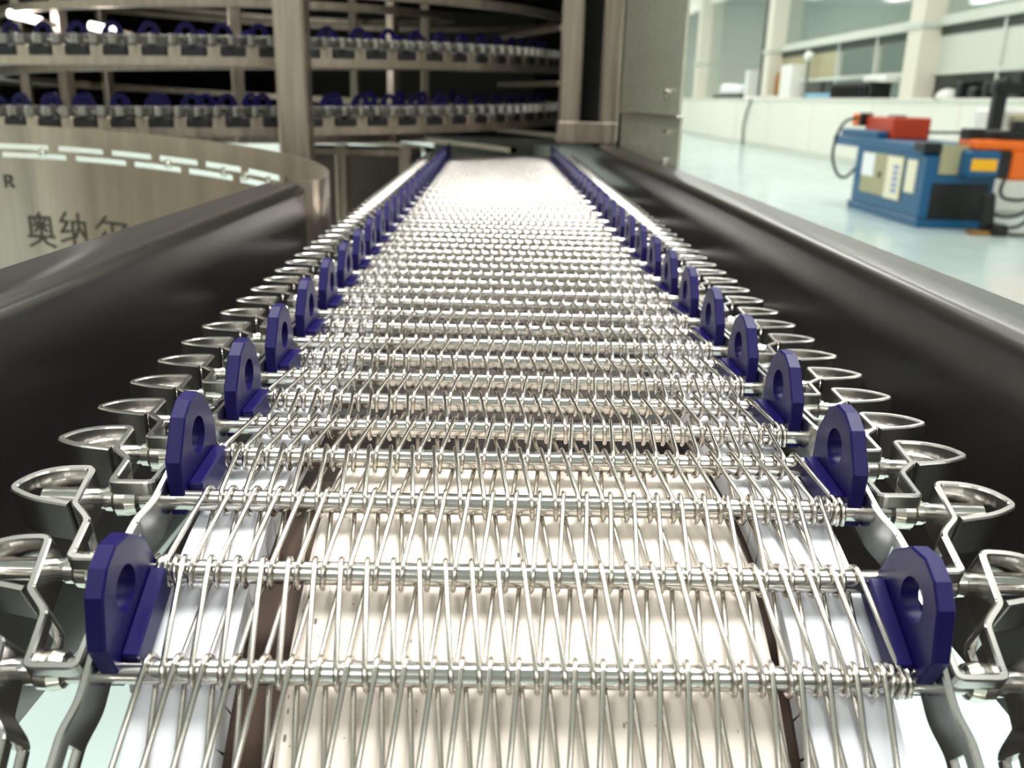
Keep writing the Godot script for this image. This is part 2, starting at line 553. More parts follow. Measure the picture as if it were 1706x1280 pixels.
func side_rails():
	# profile (outward, height): folded sheet with a rounded edge, open below
	var th := 0.003
	var prof := PackedVector2Array()
	var rad := 0.0085
	prof.append(Vector2(0, -0.13))
	for k in 7:
		var a := PI - PI / 2 * k / 6.0
		prof.append(Vector2(rad + rad * cos(a), 0.04 - rad + rad * sin(a)))
	prof.append(Vector2(0.036, 0.04))
	prof.append(Vector2(0.039, 0.037))
	prof.append(Vector2(0.039, -0.02))
	prof.append(Vector2(0.039 - th, -0.02))
	prof.append(Vector2(0.039 - th, 0.04 - th))
	for k in 7:
		var a := PI / 2 + PI / 2 * k / 6.0
		prof.append(Vector2(rad + (rad - th) * cos(a), 0.04 - rad + (rad - th) * sin(a)))
	prof.append(Vector2(th, -0.13))
	for side in [-1, 1]:
		var st := begin()
		var zs := [0.25, -0.3, -0.838] if side < 0 else [0.25, -0.8, -2.85]
		for i in 2:
			for k in prof.size():
				var p := prof[k]
				var q := prof[(k + 1) % prof.size()]
				var pt := func(v: Vector2, z: float) -> Vector3:
					var x0: float = rail_x(z) if side < 0 else 0.187
					return Vector3(x0 + v.x * side, maxf(v.y, -0.095) if side > 0 else v.y, z)
				var o := Vector3((q.y - p.y) * -side, 0, 0) + Vector3(0, (q.x - p.x), 0)
				# smooth shading round the bend
				var n1 := rail_normal(prof, k, side)
				var n2 := rail_normal(prof, (k + 1) % prof.size(), side)
				var flat := o.normalized()
				if n1.dot(flat) < 0.9: n1 = flat
				if n2.dot(flat) < 0.9: n2 = flat
				var A: Vector3 = pt.call(p, zs[i])
				var B: Vector3 = pt.call(q, zs[i])
				var C: Vector3 = pt.call(q, zs[i + 1])
				var D: Vector3 = pt.call(p, zs[i + 1])
				tri(st, A, B, C, n1, n2, n2)
				tri(st, A, C, D, n1, n2, n1)
		for z in [zs[0], zs[2]]:
			var x0: float = rail_x(z) if side < 0 else 0.187
			var idx := Geometry2D.triangulate_polygon(prof)
			var low := -0.095 if side > 0 else -0.13
			for k in range(0, idx.size(), 3):
				tri(st, Vector3(x0 + prof[idx[k]].x * side, maxf(prof[idx[k]].y, low), z), Vector3(x0 + prof[idx[k + 1]].x * side, maxf(prof[idx[k + 1]].y, low), z), Vector3(x0 + prof[idx[k + 2]].x * side, maxf(prof[idx[k + 2]].y, low), z))
		solo("side_rail", st.commit(), M.rail_steel, "dark stainless side rail ending before the curved sheet guard" if side < 0 else "long stainless side rail leading to the tall post frame by the hall floor", "rail")
	# bottom pan below the belt
	var pan := thing("bed_pan", "deep steel bed pan under the wire mesh belt", "pan")
	part("bottom_plate", boxm(Vector3(-0.165, -0.154, -2.85), Vector3(0.184, -0.15, -0.43)), M.rail_steel, pan)
	part("side_lip", boxm(Vector3(0.181, -0.154, -2.85), Vector3(0.185, -0.090, -0.36)), M.rail_steel, pan)
	part("side_lip", boxm(Vector3(-0.178, -0.154, -0.84), Vector3(-0.175, -0.110, -0.36)), M.rail_steel, pan)
	part("side_plate", boxm(Vector3(-0.175, -0.154, -0.43), Vector3(-0.105, -0.15, -0.36)), M.rail_steel, pan)
	part("side_plate", boxm(Vector3(0.105, -0.154, -0.43), Vector3(0.184, -0.15, -0.36)), M.rail_steel, pan)
	for z in [-0.46, -0.66, -0.90, -1.14, -1.38, -1.62]:
		part("cross_bar", boxm(Vector3(-0.160, -0.045, z - 0.012), Vector3(0.184, -0.02, z + 0.012), 0.002), M.rail_steel, pan)
	# flat wear strips that carry the belt, bent down round the drum
	for side in [-1, 1]:
		var xa: float = -0.1015 if side < 0 else 0.076
		var xb: float = -0.0785 if side < 0 else 0.101
		var st := begin()
		var pth := []
		for k in 17:
			var a := 1.25 - 1.25 * k / 16.0
			pth.append(Vector2(-WRAP + 0.1435 * cos(a), DRUM_Z + 0.1435 * sin(a)))
		for z in [-0.33, -0.42, -0.9, -1.4, -1.9]:
			pth.append(Vector2(-0.0065, z))
		for i in pth.size() - 1:
			var p: Vector2 = pth[i]
			var q: Vector2 = pth[i + 1]
			var d := (q - p).normalized()
			var o := Vector2(-d.y, d.x) * 0.01
			if o.x < 0: o = -o
			var f := func(v: Vector2, x: float) -> Vector3: return Vector3(x, v.x, v.y)
			quad(st, f.call(p, xa), f.call(p, xb), f.call(q, xb), f.call(q, xa), Vector3(0, o.x, o.y))
			quad(st, f.call(p - o, xa), f.call(p - o, xb), f.call(q - o, xb), f.call(q - o, xa), Vector3(0, -o.x, -o.y))
			quad(st, f.call(p, xa), f.call(q, xa), f.call(q - o, xa), f.call(p - o, xa), Vector3.LEFT)
			quad(st, f.call(p, xb), f.call(q, xb), f.call(q - o, xb), f.call(p - o, xb), Vector3.RIGHT)
		solo("wear_strip", st.commit(), M.white_plastic, "white plastic wear strip under the left edge of the mesh" if side < 0 else "white plastic wear strip under the right edge of the mesh", "wear strip")

func end_drum():
	var t := thing("end_drum", "wide ivory plastic drum under the near end of the mesh", "drum", Vector3(0, -WRAP, DRUM_Z))
	var st := begin()
	var x0 := -0.0635
	var x1 := 0.0705
	var R := 0.1425
	var n := 72
	for k in n:
		var a0 := TAU * k / n
		var a1 := TAU * (k + 1) / n
		var v0 := Vector3(0, cos(a0), sin(a0))
		var v1 := Vector3(0, cos(a1), sin(a1))
		var b := 0.0015
		var A := Vector3(x0 + b, 0, 0)
		var B := Vector3(x1 - b, 0, 0)
		var uu0 := float(k) / n * 2.0
		var uu1 := float(k + 1) / n * 2.0
		var vs := [[A + v0 * R, v0, Vector2(uu0, 0.01)], [B + v0 * R, v0, Vector2(uu0, 0.99)], [B + v1 * R, v1, Vector2(uu1, 0.99)], [A + v1 * R, v1, Vector2(uu1, 0.01)]]
		for i in ([0, 1, 2, 0, 2, 3] if (vs[2][0] - vs[0][0]).cross(vs[1][0] - vs[0][0]).dot(v0) > 0.0 else [0, 2, 1, 0, 3, 2]):
			st.set_normal(vs[i][1]); st.set_uv(vs[i][2]); st.add_vertex(vs[i][0])
		for s in [[x0, b], [x1, -b]]:
			var e: float = s[0]
			var o := Vector3(-1 if e < 0 else 1, 0, 0)
			var c := [Vector3(e + s[1], 0, 0) + v0 * R, Vector3(e + s[1], 0, 0) + v1 * R, Vector3(e, 0, 0) + v1 * (R - 0.0015), Vector3(e, 0, 0) + v0 * (R - 0.0015), Vector3(e, 0, 0)]
			for i in ([0, 1, 2, 0, 2, 3] if (c[2] - c[0]).cross(c[1] - c[0]).dot(o + v0) > 0.0 else [0, 2, 1, 0, 3, 2]):
				st.set_normal((o + v0).normalized()); st.set_uv(Vector2(uu0, 0.5)); st.add_vertex(c[i])
			for i in ([3, 2, 4] if (c[4] - c[3]).cross(c[2] - c[3]).dot(o) > 0.0 else [3, 4, 2]):
				st.set_normal(o); st.set_uv(Vector2(uu0, 0.5)); st.add_vertex(c[i])
	part("shell", st.commit(), M.drum_plastic, t)
	st = begin()
	lathe(st, [Vector2(-0.185, 0.0), Vector2(-0.185, 0.012), Vector2(0.185, 0.012), Vector2(0.185, 0.0)], Vector3.ZERO, Vector3.RIGHT, 16)
	part("shaft", st.commit(), M.rail_steel, t)
	for x in [[-0.0800, -0.0636], [0.0706, 0.0790]]:
		st = begin()
		lathe(st, [Vector2(x[0], 0.0), Vector2(x[0], 0.130), Vector2(x[1], 0.130), Vector2(x[1], 0.0)], Vector3.ZERO, Vector3.RIGHT, 64)
		part("end_disc", st.commit(), M.drum_core, t)

func rail_normal(prof: PackedVector2Array, k: int, side: int) -> Vector3:
	var n := prof.size()
	var a := prof[(k - 1 + n) % n]
	var p := prof[k]
	var b := prof[(k + 1) % n]
	var d := (p - a).normalized() + (b - p).normalized()
	return Vector3(-d.y * side, d.x, 0).normalized()

# ---------------------------------------------------------------- the belt
func rod_at(n: int) -> Vector3:
	var s := (4 - n) * PITCH - 0.0035
	if s <= 0.0:
		return Vector3(0, 0, DRUM_Z + s)
	var a := s / WRAP
	return Vector3(0, -WRAP + WRAP * cos(a), DRUM_Z + WRAP * sin(a))

func frame_at(n: int) -> Transform3D:
	# origin at rod n, local +Z towards the next rod nearer to the camera
	var a := rod_at(n)
	var z := (rod_at(n - 1) - a).normalized()
	var x := Vector3.RIGHT
	return Transform3D(Basis(x, z.cross(x), z), a)

func link_mesh(mirror: float) -> ArrayMesh:
	var st := begin()
	var th := 0.0023
	var top := 0.0080
	var low := -0.0065
	var loop := fillet([[0.1343, -0.0112], [0.1462, -0.0088, 0.004], [0.1546, -0.0042, 0.003], [0.1500, 0.0024, 0.004], [0.1425, 0.0054, 0.004], [0.1335, 0.0058, 0.0022], [0.1326, -0.0100, 0.003]])
	var outer := fillet([[0.1326, -0.0100], [0.1324, -0.0112, 0.002], [0.1268, -0.0170, 0.003], [0.1262, -0.0190]])
	var outer_leg := [Vector2(0.1262, -0.0190), Vector2(0.1255, -0.0300)]
	var bottom := fillet([[0.1255, -0.0300], [0.1255, -0.0330, 0.0025], [0.1128, -0.0330, 0.0025], [0.1128, -0.0300]])
	var inner_leg := [Vector2(0.1128, -0.0300), Vector2(0.1124, -0.0190)]
	var inner := fillet([[0.1124, -0.0190], [0.1122, -0.0165, 0.003], [0.1100, -0.0095, 0.003], [0.1098, 0.0055]])
	strip(st, loop, th, low, top, mirror)
	strip(st, outer, th, low, top, mirror)
	strip(st, inner, th, low, top, mirror)
	for leg in [outer_leg, inner_leg]:
		strip(st, leg, th, 0.0037, top, mirror)       # above and below the slot in which the rod slides
		strip(st, leg, th, low, -0.0037, mirror)
	strip(st, bottom, th, 0.0037, top, mirror)
	return st.commit()

func guard_mesh(mirror: float) -> ArrayMesh:
	# upright plate with a round eye, chamfered shoulders and a foot on the mesh side
	var st := begin()
	var poly := [Vector2(-0.0022, -0.004), Vector2(-0.0022, 0.0140), Vector2(0.0060, 0.0255), Vector2(0.0125, 0.0288), Vector2(0.0195, 0.0288), Vector2(0.0262, 0.0245), Vector2(0.0322, 0.0140), Vector2(0.0328, -0.004)]
	# t runs away from the camera, from the near rod
	var ring := []
	for i in poly.size():
		var p: Vector2 = poly[i]
		var q: Vector2 = poly[(i + 1) % poly.size()]
		var m := maxi(1, int(ceil(p.distance_to(q) / 0.0035)))
		for k in m:
			ring.append(p.lerp(q, float(k) / m))
	var c := Vector2(0.0155, 0.0152)
	var hr := 0.0062
	var x0 := 0.1036
	var x1 := 0.1086
	var b := 0.0005
	var n := ring.size()
	var f := func(x: float, p: Vector2) -> Vector3: return Vector3(x * mirror, p.y, PITCH - p.x)
	var hole := []
	var inset := []
	for i in n:
		hole.append(c + (ring[i] - c).normalized() * hr)
		inset.append(ring[i] + (c - ring[i]).normalized() * b * 1.3)
	for i in n:
		var j := (i + 1) % n
		for x in [x0, x1]:
			var o := Vector3((-1.0 if x == x0 else 1.0) * mirror, 0, 0)
			quad(st, f.call(x, hole[i]), f.call(x, hole[j]), f.call(x, inset[j]), f.call(x, inset[i]), o)
			var xi: float = x + (b if x == x0 else -b)
			var rad: Vector2 = ring[i] - c
			quad(st, f.call(x, inset[i]), f.call(x, inset[j]), f.call(xi, ring[j]), f.call(xi, ring[i]), o + Vector3(0, rad.y, -rad.x).normalized())
		var r2: Vector2 = ring[i] + ring[j] - 2.0 * c
		quad(st, f.call(x0 + b, ring[i]), f.call(x0 + b, ring[j]), f.call(x1 - b, ring[j]), f.call(x1 - b, ring[i]), Vector3(0, r2.y, -r2.x))
		var hi: Vector2 = (hole[i] - c).normalized()
		var hj: Vector2 = (hole[j] - c).normalized()
		var ni := Vector3(0, -hi.y, hi.x)
		var nj := Vector3(0, -hj.y, hj.x)
		tri(st, f.call(x0, hole[i]), f.call(x0, hole[j]), f.call(x1, hole[j]), ni, nj, nj)
		tri(st, f.call(x0, hole[i]), f.call(x1, hole[j]), f.call(x1, hole[i]), ni, nj, ni)
	var xa := 0.0992 * mirror
	var xb := 0.1037 * mirror
	box(st, Vector3(minf(xa, xb), -0.0035, PITCH - 0.0285), Vector3(maxf(xa, xb), 0.0052, PITCH - 0.0015), Transform3D.IDENTITY, 0.0005)
	return st.commit()

func spiral_mesh(hand: float) -> ArrayMesh:
	# flattened wire helix round two neighbouring rods; the far one at z = 0, the near one at z = PITCH
	var st := begin()
	var rr := 0.0042
	var turns := 27
	var s := 2.0 * HALF / turns
	var pts := []
	var x := -HALF
	for k in 17:         # close coils at the starting end
		var a := -TAU * 2.0 + TAU * 2.0 * k / 16.0
		pts.append(Vector3(x - 0.0036 + 0.0036 * k / 16.0, rr * sin(a + PI / 2), PITCH + rr * cos(a + PI / 2)))
	for i in turns:
		# over the top to the far rod, round it, back below, round the near rod
		for k in 9:
			var a := PI / 2 + PI * k / 8.0
			pts.append(Vector3(x + s * 0.38 + s * 0.12 * k / 8.0, rr * sin(a), rr * cos(a)))
		if i == turns - 1:
			break
		for k in 9:
			var a := -PI / 2 + PI * k / 8.0
			pts.append(Vector3(x + s * 0.88 + s * 0.12 * k / 8.0, rr * sin(a), PITCH + rr * cos(a)))
		x += s
	for k in range(1, 14):      # close coils at the far end
		var a := PI * 1.5 + TAU * 1.6 * k / 13.0
		pts.append(Vector3(x + s * 0.5 + 0.0042 * k / 13.0, rr * sin(a), rr * cos(a)))
	for i in pts.size():
		pts[i].x *= hand
	tube(st, pts, 0.00082, 8)
	return st.commit()

func conveyor_belt():
	var t := thing("conveyor_belt", "silver wire mesh conveyor belt with blue side guards running to the tower", "conveyor belt")
	var last := 59
	var first := -4
	var st := begin()
	var h := 0.1485
	lathe(st, [Vector2(-h, 0.0), Vector2(-h, 0.0026), Vector2(-h + 0.0008, 0.0034), Vector2(h - 0.0008, 0.0034), Vector2(h, 0.0026), Vector2(h, 0.0)], Vector3.ZERO, Vector3.RIGHT, 16)
	var rod := st.commit()
	st = begin()
	lathe(st, [Vector2(-0.0050, 0.0033), Vector2(-0.0040, 0.0047), Vector2(-0.001, 0.0054), Vector2(0.0022, 0.0051), Vector2(0.0034, 0.0041), Vector2(0.0058, 0.0040), Vector2(0.0060, 0.0033)], Vector3.ZERO, Vector3.RIGHT, 16)
	var button := st.commit()
	var links := [link_mesh(-1.0), link_mesh(1.0)]
	var guards := [guard_mesh(-1.0), guard_mesh(1.0)]
	var spirals := [spiral_mesh(1.0), spiral_mesh(-1.0)]
	M["link_meshes"] = links
	M["guard_meshes"] = guards
	M["rod_mesh"] = rod
	for n in range(first, last + 1):
		var f := frame_at(n)
		var r := part("rod", rod, M.rod_steel, t, f)
		for side in [-1, 1]:
			var b := Basis.IDENTITY if side > 0 else Basis(Vector3.LEFT, Vector3.UP, Vector3.FORWARD)
			part("button_head", button, M.bolt_steel, r, Transform3D(b, Vector3(0.1225 * side, 0, 0)))
	for n in range(first + 1, last + 1):
		var f := frame_at(n)
		for side in 2:
			part("link", links[side], M.link_steel, t, f)
		part("mesh_spiral", spirals[0 if (n - 1) % 2 == 0 else 1], M.wire_steel, t, f)
		if (n + 100) % 2 == 0:
			for side in 2:
				part("side_guard", guards[side], M.blue_plastic, t, f)

# ---------------------------------------------------------------- spiral tower
func on_tower(phi: float, lift := 0.0) -> Transform3D:
	var x := Vector3(cos(phi), 0, -sin(phi))
	var z := Vector3(sin(phi), 0, cos(phi))
	return Transform3D(Basis(x, Vector3.UP, z), TOWER + x * TOWER_R + Vector3.UP * (RISE * phi / TAU + lift))

func helix_strip(st: SurfaceTool, r0: float, r1: float, y0: float, y1: float, pa: float, pb: float, step := 0.05):
	var n := int(ceil((pb - pa) / step))
	for i in n:
		var c := []
		for k in 2:
			var phi := pa + (pb - pa) * (i + k) / n
			var u := Vector3(cos(phi), 0, -sin(phi))
			var h := RISE * phi / TAU
			for rr in [r0, r1]:
				for y in [y0, y1]:
					c.append([TOWER + u * rr + Vector3.UP * (h + y), u])
		# 0: r0y0 1: r0y1 2: r1y0 3: r1y1, then the same at the next step
		tri(st, c[2][0], c[3][0], c[7][0], c[2][1], c[3][1], c[7][1])
		tri(st, c[2][0], c[7][0], c[6][0], c[2][1], c[7][1], c[6][1])
		tri(st, c[0][0], c[1][0], c[5][0], -c[0][1], -c[1][1], -c[5][1])
		tri(st, c[0][0], c[5][0], c[4][0], -c[0][1], -c[5][1], -c[4][1])
		quad(st, c[1][0], c[3][0], c[7][0], c[5][0], Vector3.UP)
		quad(st, c[0][0], c[2][0], c[6][0], c[4][0], Vector3.DOWN)

func tower():
	var ro := TOWER_R + 0.155
	var t := thing("spiral_belt", "belt winding up the dark spiral tower in stacked tiers", "conveyor belt")
	var dphi := PITCH / ro
	var links: Array = M["link_meshes"]
	var guards: Array = M["guard_meshes"]
	for turn in 2:
		var n := int(PI * 1.02 / dphi)
		for i in n:
			var phi := TAU * turn + PI * 0.98 + dphi * i
			var f := on_tower(phi)
			part("link", links[1], M.link_steel, t, f)
			part("rod", M["rod_mesh"], M.rod_steel, t, f)
			if i % 2 == 0:
				part("side_guard", guards[1], M.blue_plastic, t, f)
				if i % 4 == 0:
					part("side_guard", guards[0], M.blue_plastic, t, f)
	var s := thing("spiral_support", "curved stainless support rails carrying the spiral belt tiers", "support rail")
	for turn in 4:
		var st := begin()
		helix_strip(st, ro - 0.030, ro - 0.006, -0.0385, -0.0245, TAU * turn + 0.5, TAU * (turn + 1) + 0.5)
		part("rail_turn", st.commit(), M.tower_steel, s)
		st = begin()
		helix_strip(st, ro - 0.30, ro - 0.27, -0.0385, -0.0245, TAU * turn + 0.5, TAU * (turn + 1) + 0.5)
		part("inner_rail_turn", st.commit(), M.tower_steel, s)
	var tab := boxm(Vector3(0.132, -0.0255, -0.0105), Vector3(0.146, -0.0085, 0.0105), 0.001)
	var blk := boxm(Vector3(0.128, -0.0250, -0.018), Vector3(0.147, -0.0085, 0.018), 0.002)
	for turn in 2:
		var n := int(PI * 1.02 / dphi / 2)
		for i in n:
			var phi := TAU * turn + PI * 0.98 + dphi * 2.0 * i
			part("slide_block", blk, M.black_plastic, s, on_tower(phi))
			part("rail_tab", tab, M.tower_steel, s, on_tower(phi + dphi))
	# the drum cage that drives the belt
	var d := thing("drum_cage", "open cage of upright steel bars inside the spiral tower", "cage", TOWER)
	for y in [0.02, 0.76]:
		var rs := begin()
		lathe(rs, [Vector2(y, 0.425), Vector2(y, 0.455), Vector2(y + 0.02, 0.455), Vector2(y + 0.02, 0.425), Vector2(y, 0.425)], Vector3.ZERO, Vector3.UP, 48)
		part("ring", rs.commit(), M.tower_steel, d)
	# two short lamp tubes fixed to the drum between the tiers
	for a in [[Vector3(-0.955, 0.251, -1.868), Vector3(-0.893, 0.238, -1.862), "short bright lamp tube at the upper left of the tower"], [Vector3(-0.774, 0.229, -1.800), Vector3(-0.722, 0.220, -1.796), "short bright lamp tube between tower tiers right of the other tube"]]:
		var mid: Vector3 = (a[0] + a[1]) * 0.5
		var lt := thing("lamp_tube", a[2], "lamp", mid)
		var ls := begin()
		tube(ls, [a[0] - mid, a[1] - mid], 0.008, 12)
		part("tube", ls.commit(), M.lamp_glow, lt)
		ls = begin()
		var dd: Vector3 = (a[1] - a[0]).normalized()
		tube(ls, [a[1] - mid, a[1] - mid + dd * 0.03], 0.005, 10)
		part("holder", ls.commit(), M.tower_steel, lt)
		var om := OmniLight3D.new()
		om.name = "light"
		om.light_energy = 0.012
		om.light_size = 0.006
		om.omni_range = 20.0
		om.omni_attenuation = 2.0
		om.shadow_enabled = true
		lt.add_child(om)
	var bar := boxm(Vector3(-0.012, 0.02, 0.455), Vector3(0.012, 0.78, 0.475), 0.002)
	for k in 8:
		part("drive_bar", bar, M.tower_steel, d, Transform3D(Basis(Vector3.UP, TAU * (k + 0.35) / 8), Vector3.ZERO))

func curve_points() -> Array:
	var raw := [[-1.10, -1.02, 0.072], [-0.98, -1.18, 0.070], [-0.914, -1.254, 0.068], [-0.839, -1.324, 0.066], [-0.741, -1.372, 0.064], [-0.632, -1.362, 0.062], [-0.499, -1.300, 0.059], [-0.370, -1.212, 0.055], [-0.276, -1.117, 0.051], [-0.215, -1.025, 0.048], [-0.183, -0.944, 0.045], [-0.174, -0.880, 0.044], [-0.176, -0.856, 0.043], [-0.200, -0.8415, 0.042]]
	var c := Curve3D.new()
	c.bake_interval = 0.004
	for i in raw.size():
		var p := Vector3(raw[i][0], raw[i][2], raw[i][1])
		var a := Vector3(raw[maxi(0, i - 1)][0], raw[maxi(0, i - 1)][2], raw[maxi(0, i - 1)][1])
		var b := Vector3(raw[mini(raw.size() - 1, i + 1)][0], raw[mini(raw.size() - 1, i + 1)][2], raw[mini(raw.size() - 1, i + 1)][1])
		var tg := (b - a).normalized()
		c.add_point(p, -tg * p.distance_to(a) * 0.33, tg * p.distance_to(b) * 0.33)
	return [c, c.get_closest_offset(Vector3(-0.741, 0.064, -1.372))]

func curved_guard():
	# a sheet curving round the foot of the tower, with two rows of slots below its upper edge
	var cp := curve_points()
	var c: Curve3D = cp[0]
	var s0: float = cp[1]          # arc length of the point that the lettering is measured from
	var total := c.get_baked_length()
	var t := thing("sheet_guard", "curved stainless sheet guard with two rows of slots and dark Chinese lettering", "guard")
	var st := begin()
	var th := 0.002
	var piece := func(sa: float, sb: float, ya: float, yb: float):
		var n := maxi(1, int(ceil((sb - sa) / 0.014)))
		for i in n:
			var q := []
			for k in 2:
				var s := sa + (sb - sa) * (i + k) / n
				var p := c.sample_baked(s)
				var e := c.sample_baked(minf(s + 0.004, total)) - c.sample_baked(maxf(s - 0.004, 0.0))
				var o := Vector3(-e.z, 0, e.x).normalized()       # towards the camera side
				q.append([p + Vector3.UP * ya, p + Vector3.UP * yb, o])
			var o0: Vector3 = q[0][2]
			var o1: Vector3 = q[1][2]
			for side in [0.5, -0.5]:
				var sg := signf(side)
				tri(st, q[0][0] + o0 * th * side, q[0][1] + o0 * th * side, q[1][1] + o1 * th * side, o0 * sg, o0 * sg, o1 * sg)
				tri(st, q[0][0] + o0 * th * side, q[1][1] + o1 * th * side, q[1][0] + o1 * th * side, o0 * sg, o1 * sg, o1 * sg)
			quad(st, q[0][0] + o0 * th * 0.5, q[1][0] + o1 * th * 0.5, q[1][0] - o1 * th * 0.5, q[0][0] - o0 * th * 0.5, Vector3.UP)
			quad(st, q[0][1] + o0 * th * 0.5, q[1][1] + o1 * th * 0.5, q[1][1] - o1 * th * 0.5, q[0][1] - o0 * th * 0.5, Vector3.DOWN)
	piece.call(0.0, total, 0.0, -0.0270)
	piece.call(0.0, total, -0.0345, -0.0395)
	piece.call(0.0, total, -0.0470, -0.40)
	for row in 2:
		var y := -0.0270 if row == 0 else -0.0395
		var length: float = 0.082 if row == 0 else 0.098
		var gap := 0.015
		var s: float = s0 + 0.084 - 6 * (length + gap) + (0.0 if row == 0 else 0.028)
		var prev := 0.0
		while s < total - 0.2:
			if s > 0.02:
				piece.call(prev, s, y, y - 0.0075)
				prev = minf(s + length, total)
			s += length + gap
		piece.call(prev, total, y, y - 0.0075)
	part("sheet", st.commit(), M.guard_sheet, t)
	# bolts along the slots
	for s in [s0 + 0.06, s0 + 0.30, s0 + 0.42, s0 + 0.47, s0 + 0.53]:
		var p := c.sample_baked(s)
		var e := c.sample_baked(s + 0.004) - c.sample_baked(s - 0.004)
		var o := Vector3(-e.z, 0, e.x).normalized()
		st = begin()
		lathe(st, [Vector2(0.0, 0.006), Vector2(0.004, 0.006), Vector2(0.006, 0.003), Vector2(0.006, 0.0)], p + Vector3.DOWN * 0.037 + o * 0.001, o, 10)
		part("bolt", st.commit(), M.bolt_steel, t)
	# lettering: brush strokes laid on the sheet as thin raised print
	var glyphs := [
		[0.020, 0.062, -0.128, -0.178, [[[0.5, 1.0], [0.42, 0.9]], [[0.13, 0.88], [0.87, 0.88]], [[0.13, 0.88], [0.13, 0.36]], [[0.87, 0.88], [0.87, 0.36]], [[0.5, 0.84], [0.5, 0.42]], [[0.25, 0.64], [0.75, 0.64]], [[0.3, 0.8], [0.4, 0.7]], [[0.7, 0.8], [0.6, 0.7]], [[0.47, 0.62], [0.28, 0.46]], [[0.53, 0.62], [0.72, 0.46]], [[0.02, 0.3], [0.98, 0.3]], [[0.5, 0.38], [0.42, 0.17], [0.05, 0.0]], [[0.52, 0.3], [0.66, 0.1], [0.97, 0.0]]]],
		[0.072, 0.118, -0.125, -0.175, [[[0.25, 1.0], [0.05, 0.74], [0.3, 0.74], [0.05, 0.42], [0.36, 0.46]], [[0.02, 0.14], [0.38, 0.25]], [[0.48, 0.75], [0.48, 0.0]], [[0.48, 0.75], [0.95, 0.75], [0.95, 0.05], [0.84, 0.1]], [[0.72, 1.0], [0.71, 0.6], [0.56, 0.3]], [[0.71, 0.6], [0.88, 0.34]]]],
		[0.134, 0.200, -0.125, -0.170, [[[0.35, 1.0], [0.05, 0.6]], [[0.26, 0.82], [0.95, 0.82], [0.85, 0.66]], [[0.52, 0.76], [0.52, 0.0], [0.4, 0.08]], [[0.3, 0.5], [0.1, 0.15]], [[0.72, 0.5], [0.92, 0.15]]]],
	]
	for g in glyphs:
		st = begin()
		for stroke in g[4]:
			for k in stroke.size() - 1:
				var ends := []
				for m in 2:
					var q: Array = stroke[k + m]
					var s: float = s0 + g[0] + (g[1] - g[0]) * q[0]
					var p := c.sample_baked(s)
					var e := c.sample_baked(s + 0.004) - c.sample_baked(s - 0.004)
					var o := Vector3(-e.z, 0, e.x).normalized()
					ends.append(Vector3(p.x, p.y + g[3] + (g[2] - g[3]) * q[1], p.z) + o * 0.0016)
				var dir: Vector3 = (ends[1] - ends[0]).normalized()
				var pm := c.sample_baked(s0 + g[0])
				var em := c.sample_baked(s0 + g[1]) - pm
				var o := Vector3(-em.z, 0, em.x).normalized()
				var side := dir.cross(o).normalized() * 0.0021
				var a: Vector3 = ends[0] - dir * 0.0015
				var b: Vector3 = ends[1] + dir * 0.0015
				for z in [0.0005, -0.0005]:
					quad(st, a - side + o * z, a + side + o * z, b + side + o * z, b - side + o * z, o * z)
				quad(st, a - side + o * 0.0005, b - side + o * 0.0005, b - side - o * 0.0005, a - side - o * 0.0005, -side)
				quad(st, a + side + o * 0.0005, b + side + o * 0.0005, b + side - o * 0.0005, a + side - o * 0.0005, side)
		part("lettering", st.commit(), M.print_dark, t, Transform3D.IDENTITY, "dark printed Chinese character")
	var tm := TextMesh.new()
	var font := SystemFont.new()
	font.font_names = PackedStringArray(["Droid Sans"])
	font.font_weight = 700
	tm.font = font
	tm.text = "R"
	tm.font_size = 64
	tm.pixel_size = 0.00042
	tm.depth = 0.001
	var pp := c.sample_baked(s0 + 0.003)
	part("lettering", tm, M.print_dark, t, Transform3D(Basis(Vector3.UP, 0.05), Vector3(pp.x, pp.y - 0.082, pp.z + 0.0025)), "small dark printed letter")

